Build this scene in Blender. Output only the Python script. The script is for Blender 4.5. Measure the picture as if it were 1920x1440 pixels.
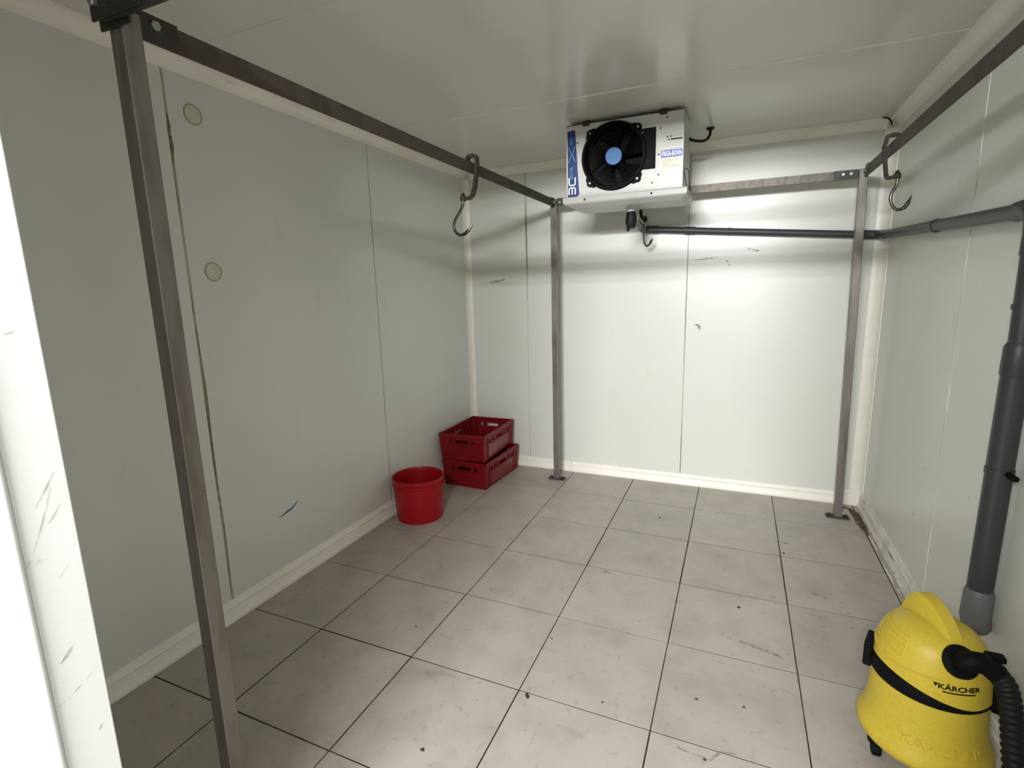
import bpy, bmesh, math, random
from mathutils import Vector, Matrix
random.seed(7)
pi = math.pi
for o in list(bpy.data.objects): bpy.data.objects.remove(o)
scn = bpy.context.scene
col = scn.collection

# ------------------------------------------------------------ camera
XL, XR, YB, YF, H = -0.455, 2.550, 2.425, -1.200, 2.502
cd = bpy.data.cameras.new('camera'); cam = bpy.data.objects.new('camera', cd); col.objects.link(cam)
yaw, pit, rol = -0.41458149, 0.18283737, 0.02551055
cy_, sy_, cp_, sp_ = math.cos(yaw), math.sin(yaw), math.cos(pit), math.sin(pit)
fw = Vector((sy_*cp_, cy_*cp_, -sp_)); rt = Vector((cy_, -sy_, 0)); dn = fw.cross(rt)
c_, s_ = math.cos(rol), math.sin(rol)
r2 = c_*rt + s_*dn; d2 = -s_*rt + c_*dn
M = Matrix((r2, -d2, -fw)).transposed().to_4x4()
M.translation = (1.7115339, -1.61019653, 1.54000611)
cam.matrix_world = M
cd.sensor_fit = 'HORIZONTAL'; cd.sensor_width = 36; cd.lens = 966.4719/1920*36
cd.clip_start = 0.02
scn.camera = cam

# ------------------------------------------------------------ world, light, exposure
w = bpy.data.worlds.new('world'); scn.world = w; w.use_nodes = True
bg = w.node_tree.nodes['Background']; bg.inputs[0].default_value = (1.0, 0.98, 0.91, 1); bg.inputs[1].default_value = 0.72
scn.view_settings.view_transform = 'Standard'; scn.view_settings.look = 'None'
scn.view_settings.gamma = 1; scn.view_settings.use_curve_mapping = False
scn.view_settings.exposure = 1.31
TUBE_POWER = (86, 112)
TUBES = ((1.40, -3.15, 2.53), (1.45, -6.4, 2.50))

# ------------------------------------------------------------ materials
def mat(name, base, rough=0.5, metal=0.0, spec=0.5, noise=None, bump=None, rand=0.0, coat=0):
    """noise = (scale, detail, colour2, lo, hi) mixes in colour2; bump = (scale, strength)"""
    m = bpy.data.materials.new(name); m.use_nodes = True
    nt = m.node_tree; b = nt.nodes['Principled BSDF']
    b.inputs['Base Color'].default_value = (*base, 1); b.inputs['Roughness'].default_value = rough
    b.inputs['Metallic'].default_value = metal; b.inputs['Specular IOR Level'].default_value = spec
    b.inputs['Coat Weight'].default_value = coat
    geo = nt.nodes.new('ShaderNodeNewGeometry'); src = None
    layers = noise if isinstance(noise, list) else ([noise] if noise else [])
    for (sc, det, c2, lo, hi) in layers:
        n = nt.nodes.new('ShaderNodeTexNoise'); n.inputs['Detail'].default_value = det
        if isinstance(sc, tuple):
            mp = nt.nodes.new('ShaderNodeMapping'); mp.inputs['Scale'].default_value = sc
            nt.links.new(geo.outputs['Position'], mp.inputs['Vector']); nt.links.new(mp.outputs[0], n.inputs['Vector'])
            n.inputs['Scale'].default_value = 1
        else:
            nt.links.new(geo.outputs['Position'], n.inputs['Vector']); n.inputs['Scale'].default_value = sc
        mr = nt.nodes.new('ShaderNodeMapRange'); mr.inputs[1].default_value = lo; mr.inputs[2].default_value = hi
        nt.links.new(n.outputs['Fac'], mr.inputs[0])
        mx = nt.nodes.new('ShaderNodeMix'); mx.data_type = 'RGBA'
        nt.links.new(mr.outputs[0], mx.inputs[0])
        if src: nt.links.new(src, mx.inputs[6])
        else: mx.inputs[6].default_value = (*base, 1)
        mx.inputs[7].default_value = (*c2, 1); src = mx.outputs[2]
    if rand:
        oi = nt.nodes.new('ShaderNodeObjectInfo'); hs = nt.nodes.new('ShaderNodeHueSaturation')
        mr = nt.nodes.new('ShaderNodeMapRange'); mr.inputs[3].default_value = 1-rand; mr.inputs[4].default_value = 1+rand
        nt.links.new(oi.outputs['Random'], mr.inputs[0]); nt.links.new(mr.outputs[0], hs.inputs['Value'])
        if src: nt.links.new(src, hs.inputs['Color'])
        else: hs.inputs['Color'].default_value = (*base, 1)
        src = hs.outputs[0]
    if src: nt.links.new(src, b.inputs['Base Color'])
    if bump:
        n = nt.nodes.new('ShaderNodeTexNoise'); n.inputs['Scale'].default_value = bump[0]; n.inputs['Detail'].default_value = 3
        nt.links.new(geo.outputs['Position'], n.inputs['Vector'])
        bp = nt.nodes.new('ShaderNodeBump'); bp.inputs['Strength'].default_value = bump[1]; bp.inputs['Distance'].default_value = 0.01
        nt.links.new(n.outputs['Fac'], bp.inputs['Height']); nt.links.new(bp.outputs[0], b.inputs['Normal'])
    return m

def decal(name, c, sc=30, lo=.42, hi=.62, amax=.8):
    m = mat(name, c, .7); nt = m.node_tree; b = nt.nodes['Principled BSDF']
    geo = nt.nodes['Geometry'] if 'Geometry' in nt.nodes else nt.nodes.new('ShaderNodeNewGeometry')
    n = nt.nodes.new('ShaderNodeTexNoise'); n.inputs['Scale'].default_value = sc; n.inputs['Detail'].default_value = 5
    mr = nt.nodes.new('ShaderNodeMapRange'); mr.inputs[1].default_value = lo; mr.inputs[2].default_value = hi; mr.inputs[4].default_value = amax
    nt.links.new(geo.outputs['Position'], n.inputs['Vector']); nt.links.new(n.outputs['Fac'], mr.inputs[0]); nt.links.new(mr.outputs[0], b.inputs['Alpha'])
    return m

def emis(name, c, s):
    m = bpy.data.materials.new(name); m.use_nodes = True; b = m.node_tree.nodes['Principled BSDF']
    b.inputs['Base Color'].default_value = (*c, 1); b.inputs['Emission Color'].default_value = (*c, 1); b.inputs['Emission Strength'].default_value = s
    return m

PANEL = mat('panel_lacquer', (.72, .725, .675), .33, noise=[(1.3, 4, (.69, .695, .645), .4, .75), ((9, 9, 3), 5, (.64, .62, .55), .66, .85)], bump=(14, .03))
CEILM = mat('ceiling_lacquer', (.69, .68, .605), .20, noise=(1.1, 4, (.655, .65, .60), .4, .7), bump=(10, .025))
BACKING = mat('joint_backing', (.33, .29, .215), .8)
SEALD = mat('dirty_sealant', (.44, .40, .31), .6, noise=((40, 40, 1.6), 3, (.20, .15, .085), .46, .62))
SEALG = mat('grey_sealant', (.55, .52, .45), .6, noise=((30, 30, 2.2), 4, (.27, .235, .17), .45, .62))
SEALW = mat('white_sealant', (.80, .80, .76), .5, noise=((30, 30, 2.6), 3, (.60, .61, .575), .46, .54))
TRIM = mat('pvc_trim', (.90, .875, .79), .4, noise=[(4, 4, (.83, .79, .69), .45, .8), ((6, 6, 60), 3, (.45, .38, .26), .68, .85)])
TRIMR = mat('pvc_trim_worn', (.74, .72, .65), .45, noise=[(7, 5, (.42, .38, .30), .45, .7), ((60, 5, 40), 4, (.20, .16, .10), .6, .75)])
JAMB = mat('jamb_paint', (.61, .62, .615), .4, noise=[((25, 25, 40), 6, (.48, .47, .45), .70, .82)])
TILE = mat('floor_tile', (.425, .385, .345), .38, rand=.045, bump=(30, .03),
           noise=[(5.5, 6, (.335, .303, .27), .44, .78), (26, 6, (.25, .225, .20), .60, .85), ((2.2, 5.5, 1), 8, (.20, .18, .16), .66, .82)])
GROUT = mat('grout', (.03, .026, .022), .95, spec=.1, noise=(5, 4, (.10, .09, .08), .5, .7))
CONC = mat('outer_floor', (.36, .35, .33), .6)
STEEL = mat('raw_steel', (.235, .215, .195), .42, .55, noise=[((30, 30, 6), 5, (.15, .13, .115), .45, .75), (22, 5, (.05, .03, .022), .66, .8)])
RAIL = mat('rail_steel', (.085, .07, .058), .58, .35, noise=[(16, 5, (.05, .04, .032), .45, .75)])
LITRAIL = mat('lit_rail_steel', (.155, .135, .118), .5, .45, noise=[((40, 9, 20), 5, (.095, .078, .065), .45, .7)])  # lighter rail steel, the back rail's lit face put into the colour
DARKST = mat('dark_bracket_steel', (.055, .05, .046), .5, .6, noise=(30, 4, (.09, .08, .07), .5, .8))
BOLT = mat('zinc_bolt', (.42, .42, .40), .35, .9)
RUST = mat('rusty_iron', (.038, .027, .022), .6, .4, noise=(60, 4, (.085, .045, .03), .5, .8))
CHROME = mat('polished_hook_steel', (.155, .145, .13), .25, 1.0)
PIPE = mat('grey_pvc', (.042, .044, .048), .42, spec=.35)
PIPEL = mat('pale_grey_pvc', (.13, .132, .136), .4)
WHITE = mat('white_enamel', (.56, .555, .535), .35, noise=(8, 4, (.50, .495, .47), .5, .8))
BLACK = mat('black_plastic', (.0035, .0035, .004), .6, spec=.12)
BLACKR = mat('black_rubber', (.006, .006, .0065), .6, spec=.3)
FANB = mat('fan_blade', (.003, .003, .0035), .5, spec=.12)
BLUE = mat('blue_hub', (.045, .145, .35), .5)
NAVY = mat('navy_print', (.008, .014, .15), .4, noise=((0, 0, 9), 0, (.010, .055, .15), .45, .6))
TEAL = mat('teal_print', (.07, .25, .36), .4)
WPRINT = mat('white_print', (.85, .85, .85), .4)
LBLUE = mat('label_blue', (.06, .10, .38), .4)
CREAM = mat('cream_label', (.80, .76, .60), .5)
INK = mat('faded_ink', (.40, .36, .27), .6)
CRATE = mat('crate_red', (.185, .002, .006), .42, spec=.35, noise=(5, 4, (.15, .0015, .005), .45, .8))
CRATEP = mat('crate_panel_red', (.20, .012, .018), .3)
BUCKET = mat('bucket_red', (.33, .003, .009), .4, spec=.35)
WIRE = mat('bail_wire', (.5, .48, .47), .4, .5)
YEL = mat('yellow_plastic', (.61, .46, .045), .42, spec=.35, noise=(120, 3, (.55, .415, .042), .4, .7), bump=(420, .05))
PLUG = mat('plug_beige', (.66, .635, .53), .5, noise=(60, 4, (.57, .53, .42), .4, .7))
PLUGR = mat('plug_ring', (.40, .36, .25), .6)
BLUEM = mat('blue_crayon', (.05, .14, .22), .7)
SMUDGE = decal('grey_smudge', (.36, .355, .335), 45, .38, .66, .42)
FSMUDGE = decal('floor_smudge', (.19, .165, .14), 35, .40, .72, .28)
MOULD = decal('brown_grime', (.11, .075, .035), 38, .32, .52, .95)
BEIGE = decal('beige_residue', (.50, .45, .34), 40, .35, .6, .8)
CRUMB = mat('dark_crumb', (.035, .026, .02), .8)
CHALK = mat('white_chips', (.78, .76, .70), .7)
LAMPH = mat('lamp_housing', (.8, .8, .8), .5)
TUBEM = emis('tube_glow', (1, .98, .93), 6)

# ------------------------------------------------------------ mesh helpers
def new_obj(name, me, m, parent=None):
    o = bpy.data.objects.new(name, me); col.objects.link(o)
    if m is not None and not me.materials: me.materials.append(m)
    if parent is not None: o.parent = parent
    return o
def pyd(name, V, F, m, parent=None, smooth=False):
    me = bpy.data.meshes.new(name); me.from_pydata([tuple(v) for v in V], [], F); me.update()
    bm = bmesh.new(); bm.from_mesh(me); bmesh.ops.recalc_face_normals(bm, faces=bm.faces[:])
    bm.to_mesh(me); bm.free()
    if smooth:
        for p in me.polygons: p.use_smooth = True
    return new_obj(name, me, m, parent)
def empty(name, loc, label, cat, group=None):
    o = bpy.data.objects.new(name, None); col.objects.link(o); o.location = loc; o.empty_display_size = .1
    tag(o, label, cat, group); return o
def tag(o, label, cat=None, group=None, kind=None):
    if label: o['label'] = label
    if cat: o['category'] = cat
    if group: o['group'] = group
    if kind: o['kind'] = kind
    return o
class B:
    """collects geometry in world space; build() makes one mesh, relative to an optional parent at loc"""
    def __init__(s): s.V = []; s.F = []
    def add(s, V, F):
        n = len(s.V); s.V += [Vector(v) for v in V]; s.F += [tuple(i+n for i in f) for f in F]; return s
    def box(s, x0, x1, y0, y1, z0, z1, bev=0):
        bm = bmesh.new()
        vs = [bm.verts.new((x, y, z)) for x in (x0, x1) for y in (y0, y1) for z in (z0, z1)]
        for f in ((0, 1, 3, 2), (4, 6, 7, 5), (0, 4, 5, 1), (2, 3, 7, 6), (0, 2, 6, 4), (1, 5, 7, 3)): bm.faces.new([vs[i] for i in f])
        if bev: bmesh.ops.bevel(bm, geom=bm.edges[:], offset=bev, segments=2, affect='EDGES', profile=.5)
        return s.bm(bm)
    def bm(s, bm):
        bm.verts.index_update()
        s.add([v.co.copy() for v in bm.verts], [[v.index for v in f.verts] for f in bm.faces]); bm.free(); return s
    def bar(s, p0, p1, wd, dp, up=(0, 0, 1), bev=0):
        """rectangular bar p0->p1; wd across side vector, dp along the 'up' vector"""
        p0, p1 = Vector(p0), Vector(p1); a = (p1-p0).normalized(); u = Vector(up); u = (u-a*u.dot(a)).normalized(); r = a.cross(u)
        L = (p1-p0).length; t = B().box(-wd/2, wd/2, -dp/2, dp/2, 0, L, bev)
        return s.add([p0+r*v.x+u*v.y+a*v.z for v in t.V], t.F)
    def tube(s, pts, r, n=12, cap=True):
        pts = [Vector(p) for p in pts]; N = len(pts); rr = r if isinstance(r, (list, tuple)) else [r]*N
        V = []; F = []; ref = None
        for i, p in enumerate(pts):
            t = (pts[min(i+1, N-1)]-pts[max(i-1, 0)]).normalized()
            if ref is None:
                ref = Vector((0, 0, 1)) if abs(t.z) < .9 else Vector((1, 0, 0))
            ref = (ref-t*ref.dot(t)).normalized(); b = t.cross(ref)
            for k in range(n):
                a = 2*pi*k/n; V.append(p+(ref*math.cos(a)+b*math.sin(a))*rr[i])
        for i in range(N-1):
            for k in range(n):
                F.append((i*n+k, i*n+(k+1) % n, (i+1)*n+(k+1) % n, (i+1)*n+k))
        if cap: F.append(tuple(range(n))[::-1]); F.append(tuple((N-1)*n+k for k in range(n)))
        return s.add(V, F)
    def lathe(s, prof, n=32, c=(0, 0, 0), axis='z'):
        V = []; F = []; m = len(prof); c = Vector(c)
        for k in range(n):
            a = 2*pi*k/n
            for (r, h) in prof:
                if axis == 'z': v = (r*math.cos(a), r*math.sin(a), h)
                elif axis == 'y': v = (r*math.cos(a), h, r*math.sin(a))
                else: v = (h, r*math.cos(a), r*math.sin(a))
                V.append(c+Vector(v))
        for k in range(n):
            for i in range(m-1):
                F.append((k*m+i, ((k+1) % n)*m+i, ((k+1) % n)*m+i+1, k*m+i+1))
        s.add(V, F)
        return s
    def prism(s, poly, fn0, fn1):
        n = len(poly); V = [fn0(*p) for p in poly]+[fn1(*p) for p in poly]
        F = [tuple(range(n))[::-1], tuple(range(n, 2*n))]+[(i, (i+1) % n, n+(i+1) % n, n+i) for i in range(n)]
        return s.add(V, F)
    def build(s, name, m, parent=None, smooth=False, weld=True, auto=None):
        off = Vector(parent.matrix_world.translation) if parent is not None else Vector()
        if parent is not None:
            off = Vector(); q = parent
            while q is not None: off += q.location; q = q.parent
        me = bpy.data.meshes.new(name); me.from_pydata([tuple(v-off) for v in s.V], [], s.F)
        bm = bmesh.new(); bm.from_mesh(me)
        if weld: bmesh.ops.remove_doubles(bm, verts=bm.verts[:], dist=1e-5)
        bmesh.ops.recalc_face_normals(bm, faces=bm.faces[:])
        if smooth:
            ang = auto or .7
            for f in bm.faces: f.smooth = True
            for e in bm.edges:
                if len(e.link_faces) == 2 and e.calc_face_angle(0) > ang: e.smooth = False
        bm.to_mesh(me); bm.free()
        return new_obj(name, me, m, parent)
def spline(pts, k=6):
    P = [Vector(p) for p in pts]; P = [2*P[0]-P[1]]+P+[2*P[-1]-P[-2]]; out = []
    for i in range(1, len(P)-2):
        for j in range(k):
            t = j/k; a, b, c, d = P[i-1:i+3]
            out.append(.5*((2*b)+(c-a)*t+(2*a-5*b+4*c-d)*t*t+(3*b-a-3*c+d)*t**3))
    out.append(P[-2]); return out
def text_verts(s, size, ext):
    cu = bpy.data.curves.new('txt', 'FONT'); cu.body = s; cu.size = size; cu.extrude = ext; cu.align_x = 'CENTER'; cu.align_y = 'CENTER'
    cu.resolution_u = 2; cu.offset = size*.018
    o = bpy.data.objects.new('txt', cu); col.objects.link(o); bpy.context.view_layer.update()
    me = bpy.data.meshes.new_from_object(o.evaluated_get(bpy.context.evaluated_depsgraph_get()))
    V = [v.co.copy() for v in me.vertices]; F = [tuple(p.vertices) for p in me.polygons]
    bpy.data.objects.remove(o); bpy.data.curves.remove(cu); bpy.data.meshes.remove(me)
    return V, F
def struct(o): o['kind'] = 'structure'; return o

# ============================================================ SETTING
# ---- floor with tiles
TX, TY, G = .5, .49281, .0024
floor = struct(B().box(XL-.1, XR+.1, YF-.12, YB+.1, -.06, -.0012).build('floor', GROUT))
xs = [XL]+[TX*i for i in range(0, 6)]+[XR]
ys = [YF-.12]+[TY*j for j in range(-2, 5)]+[YB]
for i in range(len(xs)-1):
    for j in range(len(ys)-1):
        if xs[i+1]-xs[i] < .02: continue
        g = G*random.uniform(.8, 1.5)
        o = B().box(xs[i]+g, xs[i+1]-g, ys[j]+g, ys[j+1]-g, -.01, random.uniform(-.0003, .0005)).build('tile', TILE, floor)
outer = struct(B().box(-3, 5, -8.5, YF-.12, -.06, -.004).build('floor', CONC)); outer['label'] = 'plain floor outside the cold room doorway'

# ---- insulated wall and ceiling panels
def panels(wall, name, splits, mk, m=PANEL, g=.0012):
    for a, b in zip(splits[:-1], splits[1:]): mk(a+g, b-g).build(name, m, wall)
wl = struct(B().box(XL-.10, XL-.004, YF-.1, YB+.1, 0, H+.1).build('wall_left', BACKING))
panels(wl, 'wall_panel', [YF, -.094, 1.163, YB], lambda a, b: B().box(XL-.05, XL, a, b, 0, H))
wb = struct(B().box(XL-.10, XR+.1, YB+.004, YB+.10, 0, H+.1).build('wall_back', BACKING))
panels(wb, 'wall_panel', [XL, .096, 1.354, XR], lambda a, b: B().box(a, b, YB, YB+.05, 0, H))
wr = struct(B().box(XR+.004, XR+.10, YF-.1, YB+.1, 0, H+.1).build('wall_right', BACKING))
panels(wr, 'wall_panel', [YF, -.12, 1.10, YB], lambda a, b: B().box(XR, XR+.05, a, b, 0, H))
ce = struct(B().box(XL-.10, XR+.1, YF-.1, YB+.1, H+.004, H+.10).build('ceiling', BACKING))
panels(ce, 'ceiling_panel', [YF, -.06, 1.182, YB], lambda a, b: B().box(XL, XR, a, b, H, H+.05), CEILM)
B().box(XL, XR, 1.176, 1.188, H-.0012, H+.001).build('joint_sealant', mat('ceiling_sealant', (.92, .90, .83), .5, noise=((2.3, 30, 30), 3, (.66, .65, .60), .45, .58)), ce)
B().box(XL, XR, -.064, -.056, H-.0012, H+.001).build('joint_sealant', CEILM, ce)
# joints
B().box(XL-.001, XL+.0018, -.100, -.088, .09, H-.05).build('joint_sealant', SEALD, wl)
B().box(XL-.001, XL+.0016, 1.160, 1.166, .09, H-.05).build('joint_sealant', SEALG, wl)
B().box(XL-.001, XL+.0022, -.162, -.100, .09, H-.05, .001).build('joint_cover_strip', PANEL, wl)
B().box(.089, .103, YB-.002, YB+.001, 1.45, H-.05).build('joint_sealant', SEALG, wb)
B().box(.094, .098, YB-.0015, YB+.001, .09, 1.45).build('joint_sealant', SEALG, wb)
B().box(1.351, 1.357, YB-.0018, YB+.001, .09, H-.05).build('joint_sealant', SEALD, wb)
B().box(XR-.0018, XR+.001, 1.096, 1.104, .09, H-.05).build('joint_sealant', SEALW, wr)
B().box(XR-.0018, XR+.001, -.124, -.116, .09, H-.05).build('joint_sealant', SEALW, wr)
# front wall with the doorway the camera looks through
JX, RX, DZ = .79, 1.93, 2.43
wf = struct(B().box(XL-.1, JX, YF-.069, YF, 0, H, .002).build('wall_front', JAMB))
B().box(RX, XR+.1, YF-.069, YF, 0, H, .002).build('jamb_panel', JAMB, wf)
B().box(JX, RX, YF-.069, YF, DZ, H, .002).build('lintel_panel', JAMB, wf)
tr = struct(B().tube([(JX-.001, YF-.0775, 0), (JX-.001, YF-.0775, DZ)], .0082, 16).build('trim_1', JAMB, smooth=True)); tr['label'] = 'white rounded gasket bead along the left door jamb'
tr = struct(B().box(XL-.1, JX-.0035, YF-.108, YF-.0685, 0, H+.2, .003).box(XL-.2, JX-.010, YF-.15, YF-.106, 0, H+.2, .003).build('trim_2', JAMB)); tr['label'] = 'white stepped door casing left of the opening'
# scuffs on the jamb
def streak(pts, wid, m, parent, ax, val, th=.0006, name='scuff_mark'):
    """thin irregular smear on an axis-aligned surface; pts in the two remaining axes; th sign = side"""
    up = []; lo = []
    for i, (a, b) in enumerate(pts):
        p0 = pts[max(i-1, 0)]; p1 = pts[min(i+1, len(pts)-1)]
        dx, dy = p1[0]-p0[0], p1[1]-p0[1]; L = math.hypot(dx, dy) or 1
        k = wid*math.sin(pi*(i+.35)/(len(pts)-.3))*random.uniform(.6, 1.2)/2
        up.append((a-dy/L*k, b+dx/L*k)); lo.append((a+dy/L*k, b-dx/L*k))
    poly = up+lo[::-1]
    def f(v):
        return lambda a, b: {0: (v, a, b), 1: (a, v, b), 2: (a, b, v)}[ax]
    return B().prism(poly, f(val), f(val+th)).build(name, m, parent)
for (y0, z0, y1, z1, wd) in ((-1.2529, 1.2381, -1.2161, 1.2897, 0.0022), (-1.2713, 1.1572, -1.2235, 1.2676, 0.0017), (-1.2345, 1.2161, -1.2125, 1.2455, 0.0017), (-1.2529, 0.9953, -1.2272, 1.021, 0.0056), (-1.2677, 0.929, -1.2125, 0.9548, 0.0017), (-1.2235, 0.848, -1.2161, 0.8591, 0.0034), (-1.2345, 1.1277, -1.2198, 1.1425, 0.0011), (-1.2419, 1.4958, -1.2272, 1.4995, 0.0017), (-1.2235, 1.4517, -1.2161, 1.4554, 0.0022)):
    streak([(y0+(y1-y0)*t/6, z0+(z1-z0)*(t/6)**1.3) for t in range(7)], wd, SMUDGE, wf, 0, JX+.0001)

# ---- coves, corner trims, baseboards
def cove(w, n=5):
    return [(-.006, -.006), (w, -.006), (w, .004)]+[(w-(w-.004)*math.sin(pi/2*k/n), w-(w-.004)*math.cos(pi/2*k/n)) for k in range(n+1)]+[(.004, w), (-.006, w)]
def cpoly(w): # concave quarter
    P = [(0, 0), (w, 0)]
    for k in range(0, 7):
        a = pi/2*k/6; P.append((w-(w-.006)*math.sin(a), .006+(w-.006)*(1-math.cos(a))))
    P.append((0, w)); return P
CW = .058
def trim(name, poly, f0, f1, m=TRIM, label=None):
    o = struct(B().prism(poly, f0, f1).build(name, m, smooth=True, auto=.5))
    if label: o['label'] = label
    return o
E0 = .0005
P = cpoly(CW)
trim('trim_3', P, lambda a, b: (XL+E0+a, YF+.001, H-E0-b), lambda a, b: (XL+E0+a, YB-.001, H-E0-b), label='cream cove moulding along ceiling above the left wall')
trim('trim_4', P, lambda a, b: (XL+.06, YB-E0-a, H-E0-b), lambda a, b: (XR-.06, YB-E0-a, H-E0-b), label='cream cove moulding along ceiling above the back wall')
trim('trim_5', P, lambda a, b: (XR-E0-a, YF+.001, H-E0-b), lambda a, b: (XR-E0-a, YB-.001, H-E0-b), label='cream cove moulding along ceiling above the right wall')
P = cpoly(.045)
trim('trim_6', P, lambda a, b: (XL+E0+a, YB-E0-b, .09), lambda a, b: (XL+E0+a, YB-E0-b, H-.058), label='pale vertical cove in the back left corner')
P = cpoly(.07)
trim('trim_7', P, lambda a, b: (XR-E0-a, YB-E0-b, .11), lambda a, b: (XR-E0-a, YB-E0-b, H-.058), label='pale vertical cove in the back right corner')
def bprof(h): return [(0, 0), (.024, 0), (.024, .014), (.015, .030), (.012, h*.62), (.0145, h*.66), (.0145, h*.70), (.011, h*.74), (.006, h-.003), (0, h)]
def base(name, h, f0, f1, m=TRIM, label=None): return trim(name, bprof(h), f0, f1, m, label)
base('baseboard_left', .105, lambda a, b: (XL+E0+a, YF+.001, b+.0008), lambda a, b: (XL+E0+a, YB-.026, b+.0008))
bb = base('baseboard_back', .085, lambda a, b: (XL+.001, YB-E0-a, b+.0008), lambda a, b: (XR-.026, YB-E0-a, b+.0008))
br = base('baseboard_right', .11, lambda a, b: (XR-E0-a, YF+.001, b+.0008), lambda a, b: (XR-E0-a, YB-.026, b+.0008), TRIMR)
B().box(.455, .486, YB-.028, YB-.001, .001, .092, .003).build('joint_cap', TRIM, bb)
B().box(2.43, XR-.002, YB-.030, YB-.001, .001, .118, .004).build('corner_cap', TRIM, bb)
for (y0, y1, wd, x) in ((1.95, 2.28, .012, .0), (1.72, 1.93, .010, .004), (1.35, 1.62, .010, .006), (1.28, 1.33, .008, .0)):
    streak([(XR-.034-x+random.uniform(-.003, .003), y0+(y1-y0)*t/8) for t in range(9)], wd, CHALK if y0 < 1.9 else MOULD, br, 2, .0012, .0012, 'sealant_chip')
# right-hand corner grime on the tiles
streak([(2.45, 2.375), (2.475, 2.33), (2.49, 2.27), (2.495, 2.18), (2.492, 2.10), (2.50, 2.02), (2.508, 1.93)], .05, MOULD, floor, 2, .0012, .0005, 'grime_patch')
streak([(2.40, 2.32), (2.43, 2.34), (2.46, 2.345), (2.49, 2.34)], .035, MOULD, floor, 2, .0011, .0004, 'grime_patch')
# marks on walls
o = streak([(.213, .386), (.25, .388), (.28, .395), (.31, .40), (.34, .418), (.36, .428)], .012, BLUEM, wl, 0, XL+.0001, name='crayon_mark'); o['label'] = 'short blue smear on left wall'
streak([(-.25, 1.59), (-.20, 1.60), (-.15, 1.605), (-.10, 1.62)], .022, SMUDGE, wb, 1, YB-.0001, -.0005)
streak([(1.74, 1.775), (1.775, 1.765), (1.80, 1.755), (1.83, 1.755)], .012, SMUDGE, wb, 1, YB-.0001, -.0005)
streak([(1.395, 1.71), (1.45, 1.712), (1.51, 1.718), (1.565, 1.725)], .007, BEIGE, wb, 1, YB-.0001, -.0005)
streak([(1.615, 1.70), (1.63, 1.68), (1.635, 1.66)], .014, SMUDGE, wb, 1, YB-.0001, -.0005)
streak([(1.42, 1.245), (1.44, 1.243), (1.452, 1.228), (1.457, 1.205)], .026, BEIGE, wb, 1, YB-.0001, -.0006, 'tape_residue')
for (y, z) in ((.988, .971), (1.28, .653), (.766, .723), (1.35, .40)):
    streak([(y, z-.012), (y+.003, z), (y, z+.012)], .010, SMUDGE, wr, 0, XR-.0001, -.0005, 'scuff_mark')
for (z0, z1) in ((2.06, 2.28),):
    streak([(-.094+random.uniform(-.002, .002), z0+(z1-z0)*t/8) for t in range(9)], .017, decal('rust_run', (.30, .23, .13), 25, .30, .6, .85), wl, 0, XL+.0018, .0006, 'rust_run')
streak([(-.092+.004*math.sin(t), .24+(1.60-.24)*t/12) for t in range(13)], .012, decal('brown_run', (.34, .29, .19), 18, .34, .62, .8), wl, 0, XL+.0018, .0006, 'rust_run')
streak([(1.163+random.uniform(-.001, .001), .55+(2.3-.55)*t/14) for t in range(15)], .006, mat('grey_run', (.50, .47, .38), .7), wl, 0, XL+.0016, .0005, 'rust_run')

# ---- ceiling lights outside the doorway, in the room behind the camera
for k, ((lx, ly, lz), pw) in enumerate(zip(TUBES, TUBE_POWER)):
    t = empty('fluorescent_light', (lx, ly, lz), ('white twin fluorescent batten nearest the doorway, behind the camera', 'white twin fluorescent batten farther from the doorway, behind the camera')[k], 'lamp')
    B().box(lx-.62, lx+.62, ly-.06, ly+.06, lz+.02, lz+.08, .005).build('housing', LAMPH, t)
    for s in (-.03, .03):
        B().tube([(lx-.6, ly+s, lz), (lx+.6, ly+s, lz)], .013, 10).build('tube', TUBEM, t, True)
    ld = bpy.data.lights.new('tube_light', 'AREA'); ld.shape = 'RECTANGLE'; ld.size = 1.2; ld.size_y = .09; ld.energy = pw; ld.color = (.985, 1, 1)
    lo = bpy.data.objects.new('tube_light', ld); col.objects.link(lo); lo.parent = t
    lo.location = (0, .03, -.02); lo.rotation_euler = (math.radians(62), 0, 0)   # faces down and toward the doorway

# ============================================================ MEAT RAIL FRAME
fr = empty('meat_rail_frame', (.416, 2.2, 0), 'bolted steel frame of square posts carrying flat hanging rails', 'rack')
PS = .045; ZR0, ZR1 = 2.128, 2.182
posts = {'bl': ((.416, 2.205, 0), (.412, 2.205, 2.18)), 'br': ((2.378, 2.165, 0), (2.344, 2.165, 2.18)), 'fl': ((.414, -.771, 0), (.414, -.771, 2.17)), 'fr': ((2.365, -.771, 0), (2.365, -.771, 2.17))}
for k, (a, b) in posts.items():
    p = B().bar(Vector(a)+Vector((0, 0, .006)), b, PS, PS, (0, 1, 0), .003).build('post', STEEL, fr)
    pl = B().box(a[0]-.068, a[0]+.068, a[1]-.03, a[1]+.03, .0008, .0075, .0015).build('base_plate', DARKST, fr)
    for s in (-.048, .048):
        B().lathe([(0, .021), (.010, .021), (.011, .008), (.011, .0075), (0, .0075)], 6, (a[0]+s, a[1], 0)).build('anchor_bolt', DARKST, pl)
B().box(.410, .422, -.745, 2.18, ZR0, ZR1, .0015).build('hanging_rail', RAIL, fr)
B().box(2.352, 2.364, -.745, 2.14, ZR0+.008, ZR1+.012, .0015).build('hanging_rail', RAIL, fr)
B().box(.436, 2.322, 2.190, 2.202, ZR0+.006, ZR1+.002, .0015).build('hanging_rail', LITRAIL, fr)
B().box(.40, 2.40, -.812, -.800, ZR0+.01, ZR1+.02, .0015).build('hanging_rail', DARKST, fr)
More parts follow.
